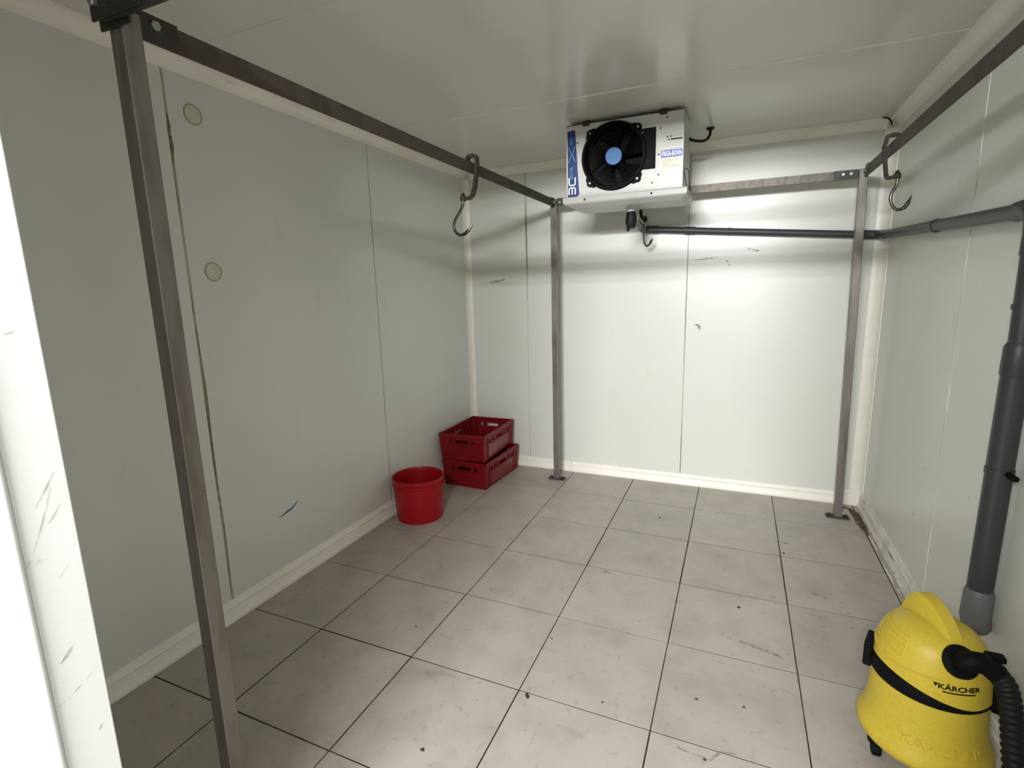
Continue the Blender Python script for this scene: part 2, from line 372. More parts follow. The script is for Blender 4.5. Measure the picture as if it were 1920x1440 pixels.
def bracket(x0, x1, y0, y1, z0, z1, bolts, ax):
    b = B().box(x0, x1, y0, y1, z0, z1, .001).build('corner_bracket', DARKST, fr)
    for (x, y, z, s) in bolts:
        a = 'y' if ax == 1 else 'x'
        B().lathe([(0, s*.010), (.009, s*.010), (.0115, s*.007), (.0115, 0), (0, 0)], 6, (x, y, z), a).build('bolt', BOLT, b)
bracket(.4225, .4275, -.745, -.655, ZR0-.002, ZR1+.004, [(.4275, -.712, 2.163, 1)], 0)
bracket(.4225, .4275, 2.095, 2.18, ZR0-.002, ZR1+.004, [(.4275, 2.13, 2.155, 1), (.4275, 2.16, 2.155, 1)], 0)
bracket(.372, .475, -.800, -.794, ZR0, ZR1+.025, [], 1)
bracket(.376, .54, -.818, -.8125, ZR0+.012, ZR1+.022, [(.395, -.818, 2.175, -1), (.43, -.818, 2.178, -1)], 1)
bracket(2.20, 2.322, 2.1845, 2.1895, ZR0+.003, ZR1+.004, [(2.245, 2.1845, 2.162, -1), (2.285, 2.1845, 2.162, -1)], 1)
bracket(.437, .53, 2.1845, 2.1895, ZR0+.003, ZR1+.004, [(.465, 2.1845, 2.157, -1), (.50, 2.1845, 2.157, -1)], 1)
bracket(2.3465, 2.3515, 2.06, 2.14, ZR0+.004, ZR1+.014, [(2.3465, 2.10, 2.162, -1), (2.3465, 2.125, 2.162, -1)], 0)
bracket(2.3645, 2.3695, -.745, -.65, ZR0+.004, ZR1+.014, [(2.3695, -.7, 2.165, 1)], 0)
fr_note = None

# ============================================================ HANGING HOOKS
def flat_sweep(pts, wd, th, nrm):
    """flat bar following pts; wd measured along nrm (out of the plane of the bend)"""
    P = [Vector(p) for p in pts]; n = Vector(nrm).normalized(); V = []; F = []
    for i, p in enumerate(P):
        t = (P[min(i+1, len(P)-1)]-P[max(i-1, 0)]).normalized(); s = t.cross(n).normalized()
        k = 1.0
        for (a, b) in ((-1, -1), (1, -1), (1, 1), (-1, 1)): V.append(p+n*(a*wd/2)+s*(b*th/2*k))
    for i in range(len(P)-1):
        for k in range(4): F.append((i*4+k, i*4+(k+1) % 4, i*4+4+(k+1) % 4, i*4+4+k))
    F += [(3, 2, 1, 0), tuple(len(P)*4-4+k for k in range(4))]
    return V, F
def hook(label, clip, rod, nrm, cw=.026, ct=.0155, rr=.0075, tw=0):
    t = empty('meat_hook', clip[-1], label, 'hook', 'meat hooks hanging on the rails')
    V, F = flat_sweep(clip, cw, ct, nrm); B().add(V, F).build('hanger_clip', RUST, t)
    c = Vector(clip[-1])
    B().lathe([(0, -.013), (.014, -.013), (.016, -.009), (.016, .009), (.012, .013), (.009, .020), (.007, .026), (0, .026)], 10, c).build('swivel_nut', RUST, t, True)
    P = spline(rod, 6); n = len(P)
    R = [rr*(1.0 if i < n*.72 else (1.28 if i < n*.84 else max(.06, 1.28*(n-1-i)/(n*.16)))) for i in range(n)]
    B().tube(P, R, 12).build('hook_rod', CHROME, t, True, auto=1.2)
    return t
y = .896
hook('sliding meat hook on the left rail, its rusty clip over the bar', [(.390, y, 2.172), (.391, y, 2.205), (.396, y, 2.212), (.404, y, 2.215), (.426, y, 2.215), (.437, y, 2.211), (.443, y, 2.203), (.443, y, 2.165), (.436, y, 2.11), (.425, y, 2.055), (.413, y, 2.025), (.398, y, 2.012), (.372, y, 2.010), (.356, y, 2.012)],
     [(.356, y, 2.010), (.350, y, 1.975), (.326, y, 1.938), (.300, y, 1.900), (.294, y, 1.864), (.309, y, 1.838), (.334, y, 1.827), (.364, y, 1.836), (.390, y, 1.857), (.410, y, 1.878)], (0, 1, 0))
y = 1.60
hook('sliding meat hook on the right rail near the back corner', [(2.384, y, 2.185), (2.385, y, 2.215), (2.379, y, 2.228), (2.355, y, 2.229), (2.335, y, 2.224), (2.333, y, 2.20), (2.327, y, 2.180), (2.327, y, 2.165), (2.334, y, 2.12), (2.345, y, 2.045), (2.350, y, 2.032), (2.362, y, 2.030), (2.392, y, 2.036)],
     [(2.392, y, 2.046), (2.395, y, 2.020), (2.392, y, 1.990), (2.380, y, 1.966), (2.374, y, 1.937), (2.382, y, 1.902), (2.402, y, 1.878), (2.424, y, 1.879), (2.441, y, 1.893), (2.453, y, 1.920), (2.460, y, 1.948)], (0, 1, 0))
x = 1.06
hook('meat hook on the back rail, below the white cooler unit', [(x, 2.222, 2.150), (x, 2.222, 2.20), (x, 2.212, 2.212), (x, 2.19, 2.212), (x, 2.176, 2.205), (x-.002, 2.173, 2.17), (x-.004, 2.172, 2.10), (x-.004, 2.172, 2.03), (x+.002, 2.176, 2.004), (x+.015, 2.185, 1.992), (x+.024, 2.188, 1.988)],
     [(x+.024, 2.188, 1.990), (x+.026, 2.186, 1.955), (x+.018, 2.19, 1.915), (x+.014, 2.195, 1.875), (x+.018, 2.20, 1.838), (x+.034, 2.21, 1.812), (x+.052, 2.222, 1.824), (x+.064, 2.232, 1.85), (x+.070, 2.238, 1.870)], (1, 0, 0), cw=.02, ct=.012, rr=.0065)

# ============================================================ EVAPORATOR
EY = 1.56; EX0, EX1, EZ0, EZ1 = .714, 1.388, 2.072, 2.480; EYB = 1.905
ev = empty('evaporator_unit', (1.05, EY, EZ0), 'white ceiling evaporator cooler with black fan and drip pan', 'cooler')
FX, FZ, FR = 1.0, 2.283, .172
b = B()
# front with a round fan opening
N = 64
circ = []; rect = []
angs = sorted([2*pi*k/N for k in range(N)]+[math.atan2(z-FZ, x-FX) % (2*pi) for x in (EX0, EX1) for z in (EZ0, EZ1)])
for a in angs:
    ca, sa = math.cos(a), math.sin(a)
    tx = ((EX1-FX) if ca > 0 else (EX0-FX))/ca if abs(ca) > 1e-9 else 1e9
    tz = ((EZ1-FZ) if sa > 0 else (EZ0-FZ))/sa if abs(sa) > 1e-9 else 1e9
    tt = min(tx, tz); circ.append((FX+FR*ca, FZ+FR*sa)); rect.append((FX+tt*ca, FZ+tt*sa))
n = len(angs)
V = [(x, EY, z) for x, z in circ]+[(x, EY, z) for x, z in rect]+[(x, EYB, z) for x, z in rect]+[(x, EY+.11, z) for x, z in circ]
F = []
for i in range(n):
    j = (i+1) % n
    F += [(i, j, n+j, n+i), (n+i, n+j, 2*n+j, 2*n+i), (i, 3*n+i, 3*n+j, j)]
F += [tuple(range(2*n, 3*n)), tuple(range(3*n, 4*n))[::-1]]
casing = b.add(V, F).build('casing', WHITE, ev)
casing['label'] = 'white enamelled sheet metal casing'
# side seam, top edge flange
B().box(EX1+.0003, EX1+.0023, EY+.004, EY+.012, EZ0+.01, EZ1-.002).build('side_seam', DARKST, ev)
B().box(EX0, EX1+.002, EY-.001, EY+.004, EZ1+.0003, EZ1+.0035).build('top_flange', DARKST, ev)
# fan shroud: ring with octagonal outline, lugs and cable box
sh = B().lathe([(FR-.004, .10), (FR-.002, -.004), (.176, -.020), (.184, -.020), (.190, -.012), (.190, -.0005), (FR-.004, -.0005)], 48, (FX, EY, FZ), 'y').build('fan_shroud', BLACK, ev, True)
for k in range(4):
    a = pi/4+pi/2*k; cx, cz = FX+.196*math.cos(a), FZ+.196*math.sin(a)
    lg = B().lathe([(0, -.012), (.019, -.012), (.021, -.009), (.021, -.0008), (0, -.0008)], 14, (cx, EY, cz), 'y')
    for s in (-1, 1):
        aa = a+s*.10; lg.lathe([(0, -.011), (.020, -.011), (.021, -.0008), (0, -.0008)], 10, (FX+.186*math.cos(aa), EY, FZ+.186*math.sin(aa)), 'y')
    lgo = lg.build('mounting_lug', BLACK, sh)
    B().lathe([(0, -.016), (.006, -.016), (.007, -.012), (0, -.012)], 8, (cx, EY, cz), 'y').build('screw', BOLT, sh)
B().box(1.165, 1.238, EY-.012, EY-.0008, 2.190, 2.408, .003).build('terminal_box', BLACK, ev)
disc = B().lathe([(0, .1085), (FR-.003, .1085), (FR-.003, .104), (0, .104)], 40, (FX, EY, FZ), 'y').build('fan_back', BLACK, ev)
fan = B().lathe([(0, -.004), (.046, -.004), (.05, .0), (.054, .06), (.054, .10), (0, .10)], 28, (FX, EY, FZ), 'y').build('fan_hub', BLACK, ev, True)
B().lathe([(0, -.008), (.046, -.008), (.049, -.0045), (0, -.0045)], 32, (FX, EY, FZ), 'y').build('hub_cap', BLUE, fan)['label'] = 'round blue hub sticker'
for k in range(5):
    a0 = 2*pi*k/5+.35; V = []; F = []
    for i in range(6):
        r = .05+.112*i/5
        for j in range(5):
            s = j/4; a = a0+(s-.5)*(.72+.25*i/5)+.18*i/5
            V.append((FX+r*math.cos(a), EY+.022+.055*s, FZ+r*math.sin(a)))
    for i in range(5):
        for j in range(4): F.append((i*5+j, i*5+j+1, i*5+6+j, i*5+5+j))
    nV = len(V); V += [(x, y+.003, z) for x, y, z in V]; F += [tuple(q+nV for q in f)[::-1] for f in F]
    edge = [i for i in range(5)]+[5*i+4 for i in range(1, 6)]+[25+j for j in range(3, -1, -1)]+[5*i for i in range(4, 0, -1)]
    for p, q in zip(edge, edge[1:]+edge[:1]): F.append((p, q, q+nV, p+nV))
    B().add(V, F).build('fan_blade', FANB, fan, True)
# wire guard rings
for r in (.075, .10, .125, .15):
    B().tube([(FX+r*math.cos(2*pi*k/36), EY-.012, FZ+r*math.sin(2*pi*k/36)) for k in range(37)], .0012, 5, False).build('guard_ring', BLACK, sh)
for k in range(4):
    a = pi/4+pi/2*k
    B().tube([(FX+.055*math.cos(a), EY-.0105, FZ+.055*math.sin(a)), (FX+.178*math.cos(a), EY-.0105, FZ+.178*math.sin(a))], .002, 6).build('guard_spoke', BLACK, sh)
# drip pan: lipped tray with tapered underside
px0, px1 = .696, 1.414
def ringz(x0, x1, y0, y1, z): return [(x0, y0, z), (x1, y0, z), (x1, y1, z), (x0, y1, z)]
secs = [ringz(px0, px1, 1.540, 1.925, 2.074), ringz(px0-.002, px1+.002, 1.538, 1.927, 2.066), ringz(px0, px1, 1.540, 1.925, 2.040), ringz(px0+.010, px1-.010, 1.548, 1.92, 2.032), ringz(px0+.075, px1-.03, 1.60, 1.86, 2.014)]
V = [v for s in secs for v in s]; F = [(3, 2, 1, 0), (16, 17, 18, 19)]
for i in range(4):
    for k in range(4): F.append((i*4+k, i*4+(k+1) % 4, i*4+4+(k+1) % 4, i*4+4+k))
pan = B().add(V, F).build('drip_pan', WHITE, ev); pan['label'] = 'white drip pan under the casing'
for x in (.832, 1.222): B().lathe([(0, -.004), (.005, -.004), (.006, 0), (0, 0)], 8, (x, 1.5375, 2.054), 'y').build('pan_screw', BLACK, pan)
B().lathe([(0, 2.016), (.030, 2.016), (.028, 2.006), (.023, 2.0), (.023, 1.985), (0, 1.985)], 20, (1.068, 1.75, 0)).build('drain_spout', WHITE, pan, True)
# hangers and screws
for x in (.836, 1.276):
    h = B().box(x-.020, x+.020, EY-.008, EY+.03, EZ1-.012, EZ1+.014, .003).build('hanger', RUST, ev)
    B().tube([(x, EY+.012, EZ1+.012), (x, EY+.012, H+.004)], .006, 8).build('threaded_rod', RUST, h)
for (x, z) in ((.752, 2.455), (.782, 2.383), (.783, 2.107), (1.296, 2.452), (1.262, 2.40), (1.255, 2.262), (1.255, 2.155), (1.222, 2.115)):
    B().lathe([(0, -.003), (.004, -.003), (.0055, -.0002), (0, -.0002)], 8, (x, EY, z), 'y').build('screw', DARKST, casing)
# printed side strip with lettering
def plate(poly, y0, y1, m, name, parent): return B().prism(poly, lambda a, c: (a, y0, c), lambda a, c: (a, y1, c)).build(name, m, parent)
strip = plate([(.7215, 2.076), (.777, 2.076), (.793, 2.090), (.768, 2.452), (.7215, 2.452)], EY-.0012, EY-.0002, NAVY, 'brand_strip', ev)
strip['label'] = 'blue printed strip with white 3C and teal lettering'
def put_text(s, size, x, z, m, rot, parent, sx=1.0, y=EY-.0014, name='lettering'):
    V, F = text_verts(s, size, .0003); ca, sa = math.cos(rot), math.sin(rot)
    B().add([(x+(v.x*sx)*ca-v.y*sa, y-v.z, z+(v.x*sx)*sa+v.y*ca) for v in V], F).build(name, m, parent)
put_text('ADVA', .026, .745, 2.214, TEAL, pi/2, strip, 1.05)
put_text('EO', .026, .745, 2.398, TEAL, pi/2, strip, 1.25)
def pathline(pts, wd, m, name, parent, y=EY-.0016):
    bb_ = B()
    for p, q in zip(pts[:-1], pts[1:]):
        bb_.bar((p[0], y, p[1]), (q[0], y, q[1]), wd, .0006, (0, 1, 0))
    return bb_.build(name, m, parent)
# large crossed strokes of the X
pathline([(.726, 2.275), (.742, 2.312), (.742, 2.325), (.727, 2.365)], .006, TEAL, 'lettering', strip)
pathline([(.770, 2.278), (.752, 2.312), (.752, 2.325), (.766, 2.365)], .006, TEAL, 'lettering', strip)
# the white 3 and C, turned a quarter to the left
def rounded_stroke(pts, m):
    return pathline(pts, .0075, m, 'lettering', strip, EY-.0022)
rounded_stroke([(.730, 2.092), (.730, 2.125), (.734, 2.131), (.764, 2.131), (.768, 2.125), (.768, 2.092)], WPRINT)
rounded_stroke([(.749, 2.093), (.749, 2.131)], WPRINT)
rounded_stroke([(.730, 2.190), (.730, 2.152), (.735, 2.146), (.763, 2.146), (.768, 2.152), (.768, 2.190)], WPRINT)
# name plate
plate([(1.264, 2.180), (1.382, 2.180), (1.382, 2.240), (1.264, 2.240)], EY-.0010, EY-.0002, CREAM, 'data_label', ev)['label'] = 'cream data label with faded print'
np_ = plate([(1.268, 2.241), (1.383, 2.241), (1.383, 2.280), (1.268, 2.280)], EY-.0010, EY-.0002, LBLUE, 'name_plate', ev); np_['label'] = 'blue and white maker name plate'
put_text('FRIGA-BOHN', .036, 1.3255, 2.2605, WPRINT, 0, np_, .50, EY-.0013)
for k, (z, x1) in enumerate(((2.228, 1.36), (2.220, 1.335), (2.210, 1.30), (2.204, 1.318), (2.192, 1.37))):
    plate([(1.276, z), (x1, z), (x1, z+.003), (1.276, z+.003)], EY-.0014, EY-.0010, INK, 'printed_line', ev)
plate([(1.318, 2.331), (1.381, 2.331), (1.381, 2.3375), (1.318, 2.3375)], EY-.0010, EY-.0002, BLACK, 'slot', ev)
plate([(1.318, 2.348), (1.381, 2.351), (1.381, 2.354), (1.318, 2.352)], EY-.0010, EY-.0002, INK, 'slot', ev)
for (x, z) in ((1.30, 2.349), (1.318, 2.350), (1.308, 2.334)):
    B().lathe([(0, -.004), (.004, -.004), (.004, 0), (0, 0)], 8, (x, EY, z), 'y').build('screw', BLACK, casing)
# black sleeve on the drain, its thin outlet, and the power lead
sl = B().lathe([(0, 1.990), (.026, 1.990), (.030, 1.975), (.034, 1.945), (.034, 1.925), (.028, 1.905), (.024, 1.893), (0, 1.893)], 18, (1.070, 1.75, 0)).build('drain_sleeve', BLACKR, ev, True)
B().tube([(1.062, 1.742, 1.905), (1.056, 1.738, 1.89), (1.052, 1.734, 1.872)], [.018, .012, .005], 10).build('sleeve_tip', BLACKR, sl, True)
cb = B().tube(spline([(EX1-.001, 1.86, 2.398), (1.42, 1.90, 2.392), (1.465, 1.98, 2.405), (1.490, 2.06, 2.45), (1.492, 2.085, 2.50)], 6), .0085, 10).build('power_lead', BLACKR, ev, True)
B().lathe([(0, H-.010), (.022, H-.010), (.025, H-.004), (.025, H-.0004), (0, H-.0004)], 14, (1.492, 2.085, 0)).build('grommet', BLACKR, cb)
B().tube(spline([(EX1+.004, 1.575, 2.165), (1.402, 1.62, 2.185), (1.405, 1.72, 2.18), (1.404, 1.78, 2.13), (1.41, 1.80, 2.09), (1.404, 1.72, 2.082), (1.397, 1.62, 2.12), (EX1+.004, 1.578, 2.160)], 6), .0022, 6).build('loose_wire', BLACKR, ev, True)

# ============================================================ DRAIN PIPES
dp = empty('drain_pipe', (2.505, .46, .40), 'dark grey plastic drain pipe running round the back and right walls', 'pipe')
YP, XP = YB-.045, XR-.045
def pip(name, pts, r, m=PIPE, parent=dp, n=18): return B().tube(pts, r, n).build(name, m, parent, True, auto=.9)
def ptz(x): return 1.943+(x-1.048)*(1.816-1.943)/(2.471-1.048)
pip('pipe_length', [(1.09, 1.775, 1.945), (1.045, 2.30, ptz(1.06))], .021)
pip('elbow', spline([(1.048, 2.26, ptz(1.05)+.002), (1.046, 2.345, ptz(1.05)), (1.075, YP, ptz(1.075)), (1.15, YP, ptz(1.15))], 5), .0265)
pip('pipe_length', [(1.10, YP, ptz(1.10)), (2.42, YP, ptz(2.42))], .0225)
pip('coupling', [(1.33, YP, ptz(1.33)), (1.40, YP, ptz(1.40))], .026)
pip('elbow', spline([(2.39, YP, ptz(2.39)), (2.47, YP, ptz(2.46)), (XP, YP-.045, 1.812), (XP, YP-.13, 1.806)], 6), .0275)
def prz(y): return 1.735+(y-.5)*(1.808-1.735)/(2.28-.5)
pip('pipe_length', [(XP, 2.28, prz(2.28)), (XP, .52, prz(.52))], .0255)
cl = pip('pipe_clip', [(XP, 1.34, prz(1.34)), (XP, 1.37, prz(1.37))], .030)
B().box(XP+.02, XR-.0005, 1.345, 1.365, prz(1.35)-.012, prz(1.35)+.012).build('clip_foot', PIPE, cl)
cl = pip('pipe_clip', [(1.62, YP, ptz(1.62)), (1.63, YP, ptz(1.63))], .026)
B().box(1.615, 1.635, YP+.02, YB-.0005, ptz(1.62)-.01, ptz(1.62)+.01).build('clip_foot', PIPE, cl)
pip('elbow', spline([(XP, .58, prz(.58)), (XP, .49, prz(.50)), (XP, .453, 1.69), (XP, .452, 1.60)], 6), .032)
pip('pipe_length', [(XP, .452, 1.65), (XP, .447, 1.28)], .029)
cl = pip('pipe_clip', [(XP, .450, 1.44), (XP, .450, 1.455)], .033)
pip('pipe_length', [(XP, .447, 1.31), (XP, .464, .50)], [.035, .035], PIPE)
pip('coupling', [(XP, .447, 1.34), (XP, .447, 1.325), (XP, .448, 1.24), (XP, .448, 1.235)], [.030, .0375, .0385, .036])
cl = pip('pipe_clip', [(XP, .455, .915), (XP, .455, .935)], .0375)
B().tube([(XP+.01, .420, .925), (XP+.012, .378, .925)], .010, 8).build('clip_screw', BLACK, cl)
pip('coupling', [(XP, .464, .505), (XP, .464, .49), (XP-.002, .462, .40), (XP+.004, .46, .365), (XR-.04, .458, .35)], [.036, .041, .042, .040, .030], PIPEL)

# ============================================================ SMALL WALL FITTINGS
for (y, z, lb) in ((.021, 2.300, 'upper round beige plug on the left wall'), (.024, 1.648, 'lower round beige plug on the left wall')):
    t = empty('wall_plug', (XL, y, z), lb, 'plug', 'round plugs on the left wall')
    B().lathe([(0, .0025), (.036, .0025), (.037, .0006), (0, .0006)], 28, (XL, y, z), 'x').build('plug_disc', PLUG, t)
    B().lathe([(.0365, .0006), (.0365, .0032), (.0415, .0028), (.0425, .0006)], 28, (XL, y, z), 'x').build('plug_ring', PLUGR, t)
tag(B().tube(spline([(2.448, YB-.062, 2.497), (2.475, YB-.075, 2.488), (2.49, YB-.09, 2.463), (2.493, YB-.095, 2.44)], 5), [.002]*2+[.0045]*13+[.003], 6).build('sealant_strip', BLACKR, None, True), 'peeling black sealant strip in the upper right back corner', 'sealant')

# ============================================================ RED CRATES
def crate(label, cx, cy, z0, tw):
    W, L, Hh, th = .385, .575, .215, .006
    t = empty('crate', (cx, cy, z0), label, 'crate', 'red stacked crates')
    def taper(v, z):
        k = .955+.045*min(1, z/(.16))
        a = tw; x, y = v[0]*k, v[1]*k
        return Vector((cx+x*math.cos(a)-y*math.sin(a), cy+x*math.sin(a)+y*math.cos(a), z0+z))
    def T(b): b.V = [taper((v.x, v.y), v.z) for v in b.V]; return b
    def wall(Lw, holes):
        us = sorted({-Lw/2, Lw/2, *[h[0] for h in holes], *[h[1] for h in holes]}); zs = sorted({.006, .19, *[h[2] for h in holes], *[h[3] for h in holes]})
        cells = []
        for a, c in zip(us[:-1], us[1:]):
            for d, e in zip(zs[:-1], zs[1:]):
                m_, n_ = (a+c)/2, (d+e)/2
                if any(h[0] < m_ < h[1] and h[2] < n_ < h[3] for h in holes): continue
                cells.append((a, c, d, e))
        return cells
    body = B().box(-W/2, W/2, -L/2, L/2, .0005, .008)
    he = [(-.055, .055, .140, .170), (-.115, -.092, .140, .170), (.092, .115, .140, .170)]
    hs = [(-.06, .06, .140, .166), (-.19, -.165, .135, .166), (-.145, -.12, .150, .166), (.12, .145, .150, .166), (.165, .19, .135, .166)]
    for s in (-1, 1):
        for (a, c, d, e) in wall(W, he): body.box(a, c, min(s*L/2, s*(L/2-th)), max(s*L/2, s*(L/2-th)), d, e)
        for (a, c, d, e) in wall(L, hs): body.box(min(s*W/2, s*(W/2-th)), max(s*W/2, s*(W/2-th)), a, c, d, e)
    T(body).build('body', CRATE, t, weld=False)
    # rim
    rim = B(); r = .007
    for s in (-1, 1):
        rim.box(-W/2-r, W/2+r, min(s*(L/2+r), s*(L/2-th)), max(s*(L/2+r), s*(L/2-th)), .186, Hh-.0006, .003)
        rim.box(min(s*(W/2+r), s*(W/2-th)), max(s*(W/2+r), s*(W/2-th)), -L/2-r, L/2+r, .186, Hh-.0006, .003)
    T(rim).build('rim', CRATE, t, weld=False)
    # raised outer frames: corner posts, handle surrounds, ribs
    for sx in (-1, 1):
        for sy in (-1, 1):
            T(B().box(min(sx*(W/2+.0065), sx*(W/2-.03)), max(sx*(W/2+.0065), sx*(W/2-.03)), min(sy*(L/2+.0065), sy*(L/2-.03)), max(sy*(L/2+.0065), sy*(L/2-.03)), .004, .187, .006)).build('corner_post', CRATE, t)
    for s in (-1, 1):
        T(B().box(min(s*(W/2+.0002), s*(W/2+.0022)), max(s*(W/2+.0002), s*(W/2+.0022)), -.20, .20, .022, .128, .0006)).build('side_panel', CRATEP, t)
        for u in (-.215, -.105, .105, .215):
            T(B().box(min(s*W/2, s*(W/2+.006)), max(s*W/2, s*(W/2+.006)), u-.004, u+.004, .128 if abs(u) < .2 else .01, .188)).build('rib', CRATE, t)
        T(B().box(min(s*W/2, s*(W/2+.006)), max(s*W/2, s*(W/2+.006)), -.245, .245, .129, .135)).build('rib', CRATE, t)
        for u in (-.08, .08):
            T(B().box(u-.004, u+.004, min(s*L/2, s*(L/2+.006)), max(s*L/2, s*(L/2+.006)), .125, .188)).build('rib', CRATE, t)
        T(B().box(-.145, .145, min(s*L/2, s*(L/2+.006)), max(s*L/2, s*(L/2+.006)), .122, .128)).build('rib', CRATE, t)
    return t
crate('lower red plastic crate of the stack in the back left corner', -.197, 2.062, .0012, -.045)
crate('upper red plastic crate of the stack, open top', -.222, 2.058, .2165, .012)

# ============================================================ RED BUCKET
bx, by = -.255, 1.215
bk = empty('bucket', (bx, by, 0), 'open red plastic bucket on the floor by the left wall', 'bucket')
B().lathe([(0, .004), (.148, .004), (.155, .0015), (.158, .010), (.1715, .262), (.1735, .264), (.1765, .290), (.1755, .296), (.172, .296), (.1695, .290), (.168, .262), (.1545, .012), (0, .012)], 48, (bx, by, 0)).build('body', BUCKET, bk, True)
B().lathe([(.1705, .240), (.1765, .241), (.1765, .246), (.1710, .248)], 48, (bx, by, 0)).build('rim_band', BUCKET, bk, True)
for a in (math.radians(15), math.radians(195)):
    B().lathe([(0, -.006), (.010, -.006), (.012, 0), (.010, .006), (0, .006)], 12, (bx+.177*math.cos(a), by+.177*math.sin(a), .255), 'y').build('handle_ear', BUCKET, bk)
P = []
for k in range(25):
    s = k/24; a = math.radians(15)+s*pi
    P.append((bx+.181*math.cos(a+0)*(1), by+.181*math.sin(a), .255-.13*math.sin(pi*s)**.8))
B().tube(P, .0022, 6).build('bail_handle', WIRE, bk, True)

# ============================================================ YELLOW VACUUM
vx, vy = 2.325, .235
vc = empty('vacuum_cleaner', (vx, vy, 0), 'yellow drum vacuum cleaner with black hose by the right wall', 'vacuum cleaner')
A0 = math.radians(-80)   # front
def rtub(z):
    T_ = [(.062, .150), (.068, .160), (.080, .173), (.095, .178), (.112, .175), (.13, .167), (.16, .158), (.20, .153), (.25, .151), (.29, .150)]
    for (z0, r0), (z1, r1) in zip(T_[:-1], T_[1:]):
        if z <= z1: return r0+(r1-r0)*max(0, (z-z0))/(z1-z0)
    return T_[-1][1]
def rhead(z):
    T_ = [(.30, .152), (.33, .150), (.37, .146), (.40, .140), (.43, .130), (.455, .116), (.472, .098), (.484, .075), (.492, .045), (.495, .0)]
    for (z0, r0), (z1, r1) in zip(T_[:-1], T_[1:]):
        if z <= z1: return r0+(r1-r0)*max(0, (z-z0))/(z1-z0)
    return 0
zz = [.0621, .068, .074, .080, .088, .095, .104, .112, .121, .13, .145, .16, .18, .20, .25, .292]
B().lathe([(0, .062)]+[(rtub(z), z) for z in zz]+[(.142, .292), (0, .292)], 64, (vx, vy, 0)).build('drum', YEL, vc, True)
# head with an oblique lower edge, black band between drum and head
AL = math.radians(160)
def zlow(a):
    d = (a-math.radians(200)+pi) % (2*pi)-pi
    return .302+.045*max(0, math.cos(max(-pi/2, min(pi/2, d*.9))))**1.5
n = 64; V = []; F = []
hz = [0, .08, .2, .35, .5, .62, .74, .84, .92, .975, .995]
for k in range(n):
    a = 2*pi*k/n; zl = zlow(a)
    for t in hz:
        z = zl+(.495-zl)*t; r = rhead(max(z, .30))+(.0012 if t == 0 else .0004)
        V.append((vx+r*math.cos(a), vy+r*math.sin(a), z))
m = len(hz); top = len(V); V.append((vx, vy, .495))
for k in range(n):
    q = (k+1) % n
    for i in range(m-1): F.append((k*m+i, q*m+i, q*m+i+1, k*m+i+1))
    F.append((k*m+m-1, q*m+m-1, top))
head = B().add(V, F).build('motor_head', YEL, vc, True); head['label'] = 'yellow domed motor head'
V = []; F = []
for k in range(n):
    a = 2*pi*k/n; zt = zlow(a)+.006
    for (r, z) in ((.130, .2935), (.1545, .2935), (.1552, .297), (rhead(max(zt-.006, .30))+.0004, zt-.006), (rhead(max(zt, .30))-.003, zt), (.125, zt)): V.append((vx+r*math.cos(a), vy+r*math.sin(a), z))
for k in range(n):
    q = (k+1) % n
    for i in range(6): F.append((k*6+i, q*6+i, q*6+(i+1) % 6, k*6+(i+1) % 6))
B().add(V, F).build('seal_band', BLACK, vc, True, auto=.6)['label'] = 'black band between drum and head'
# cooling ribs on the back left of the head
for i in range(5):
    z = .405+.0135*i; a0, a1 = math.radians(100), math.radians(222)
    B().tube([(vx+(rhead(z)+.0005)*math.cos(a0+(a1-a0)*k/24), vy+(rhead(z)+.0005)*math.sin(a0+(a1-a0)*k/24), z) for k in range(25)], .0032, 6).build('cooling_rib', YEL, head, True)
# raised top plate edge left of the port
pl = []
for k in range(13):
    a = math.radians(150+(262-150)*k/12); z = .375+.012*math.sin(k*.7)*.4; pl.append((vx+(rhead(z)+.0015)*math.cos(a), vy+(rhead(z)+.0015)*math.sin(a), z))
B().tube(pl, .0045, 6).build('moulded_ridge', YEL, head, True)
# carrying handle: solid hump from the back of the dome down towards the hose port
hd = Vector((math.cos(math.radians(-70)), math.sin(math.radians(-70)), 0)); hn = Vector((-hd.y, hd.x, 0)); c0 = Vector((vx, vy, 0))
P2 = spline([(u, 0, z) for u, z in [(-.118, .43), (-.108, .485), (-.088, .528), (-.058, .548), (-.025, .549), (.012, .538), (.046, .518), (.076, .490), (.100, .458)]], 3)
V = []; F = []; NS = 6
for i, p in enumerate(P2):
    t = i/(len(P2)-1); wt = .030-.006*t; wb = .052-.020*t; zb = min(p.z-.004, .40)
    for (s, z) in ((-wb, zb), (-wt, p.z-.012), (-wt*.72, p.z), (wt*.72, p.z), (wt, p.z-.012), (wb, zb)):
        V.append(c0+hd*p.x+hn*s+Vector((0, 0, z)))
for i in range(len(P2)-1):
    for k in range(NS): F.append((i*NS+k, i*NS+(k+1) % NS, (i+1)*NS+(k+1) % NS, (i+1)*NS+k))
F += [tuple(range(NS))[::-1], tuple((len(P2)-1)*NS+k for k in range(NS))]
B().add(V, F).build('carrying_handle', YEL, vc, True, auto=.55)
# latches
for a in (AL+.02, math.radians(-16)):
    d = Vector((math.cos(a), math.sin(a), 0)); tt = Vector((-d.y, d.x, 0)); lb_ = B().box(-.042, .042, -.012, .013, -.047, .040, .006)
    B().add([c0+d*(.158+v.y)+tt*v.x+Vector((0, 0, .318+v.z)) for v in lb_.V], lb_.F).build('latch', BLACK, vc)
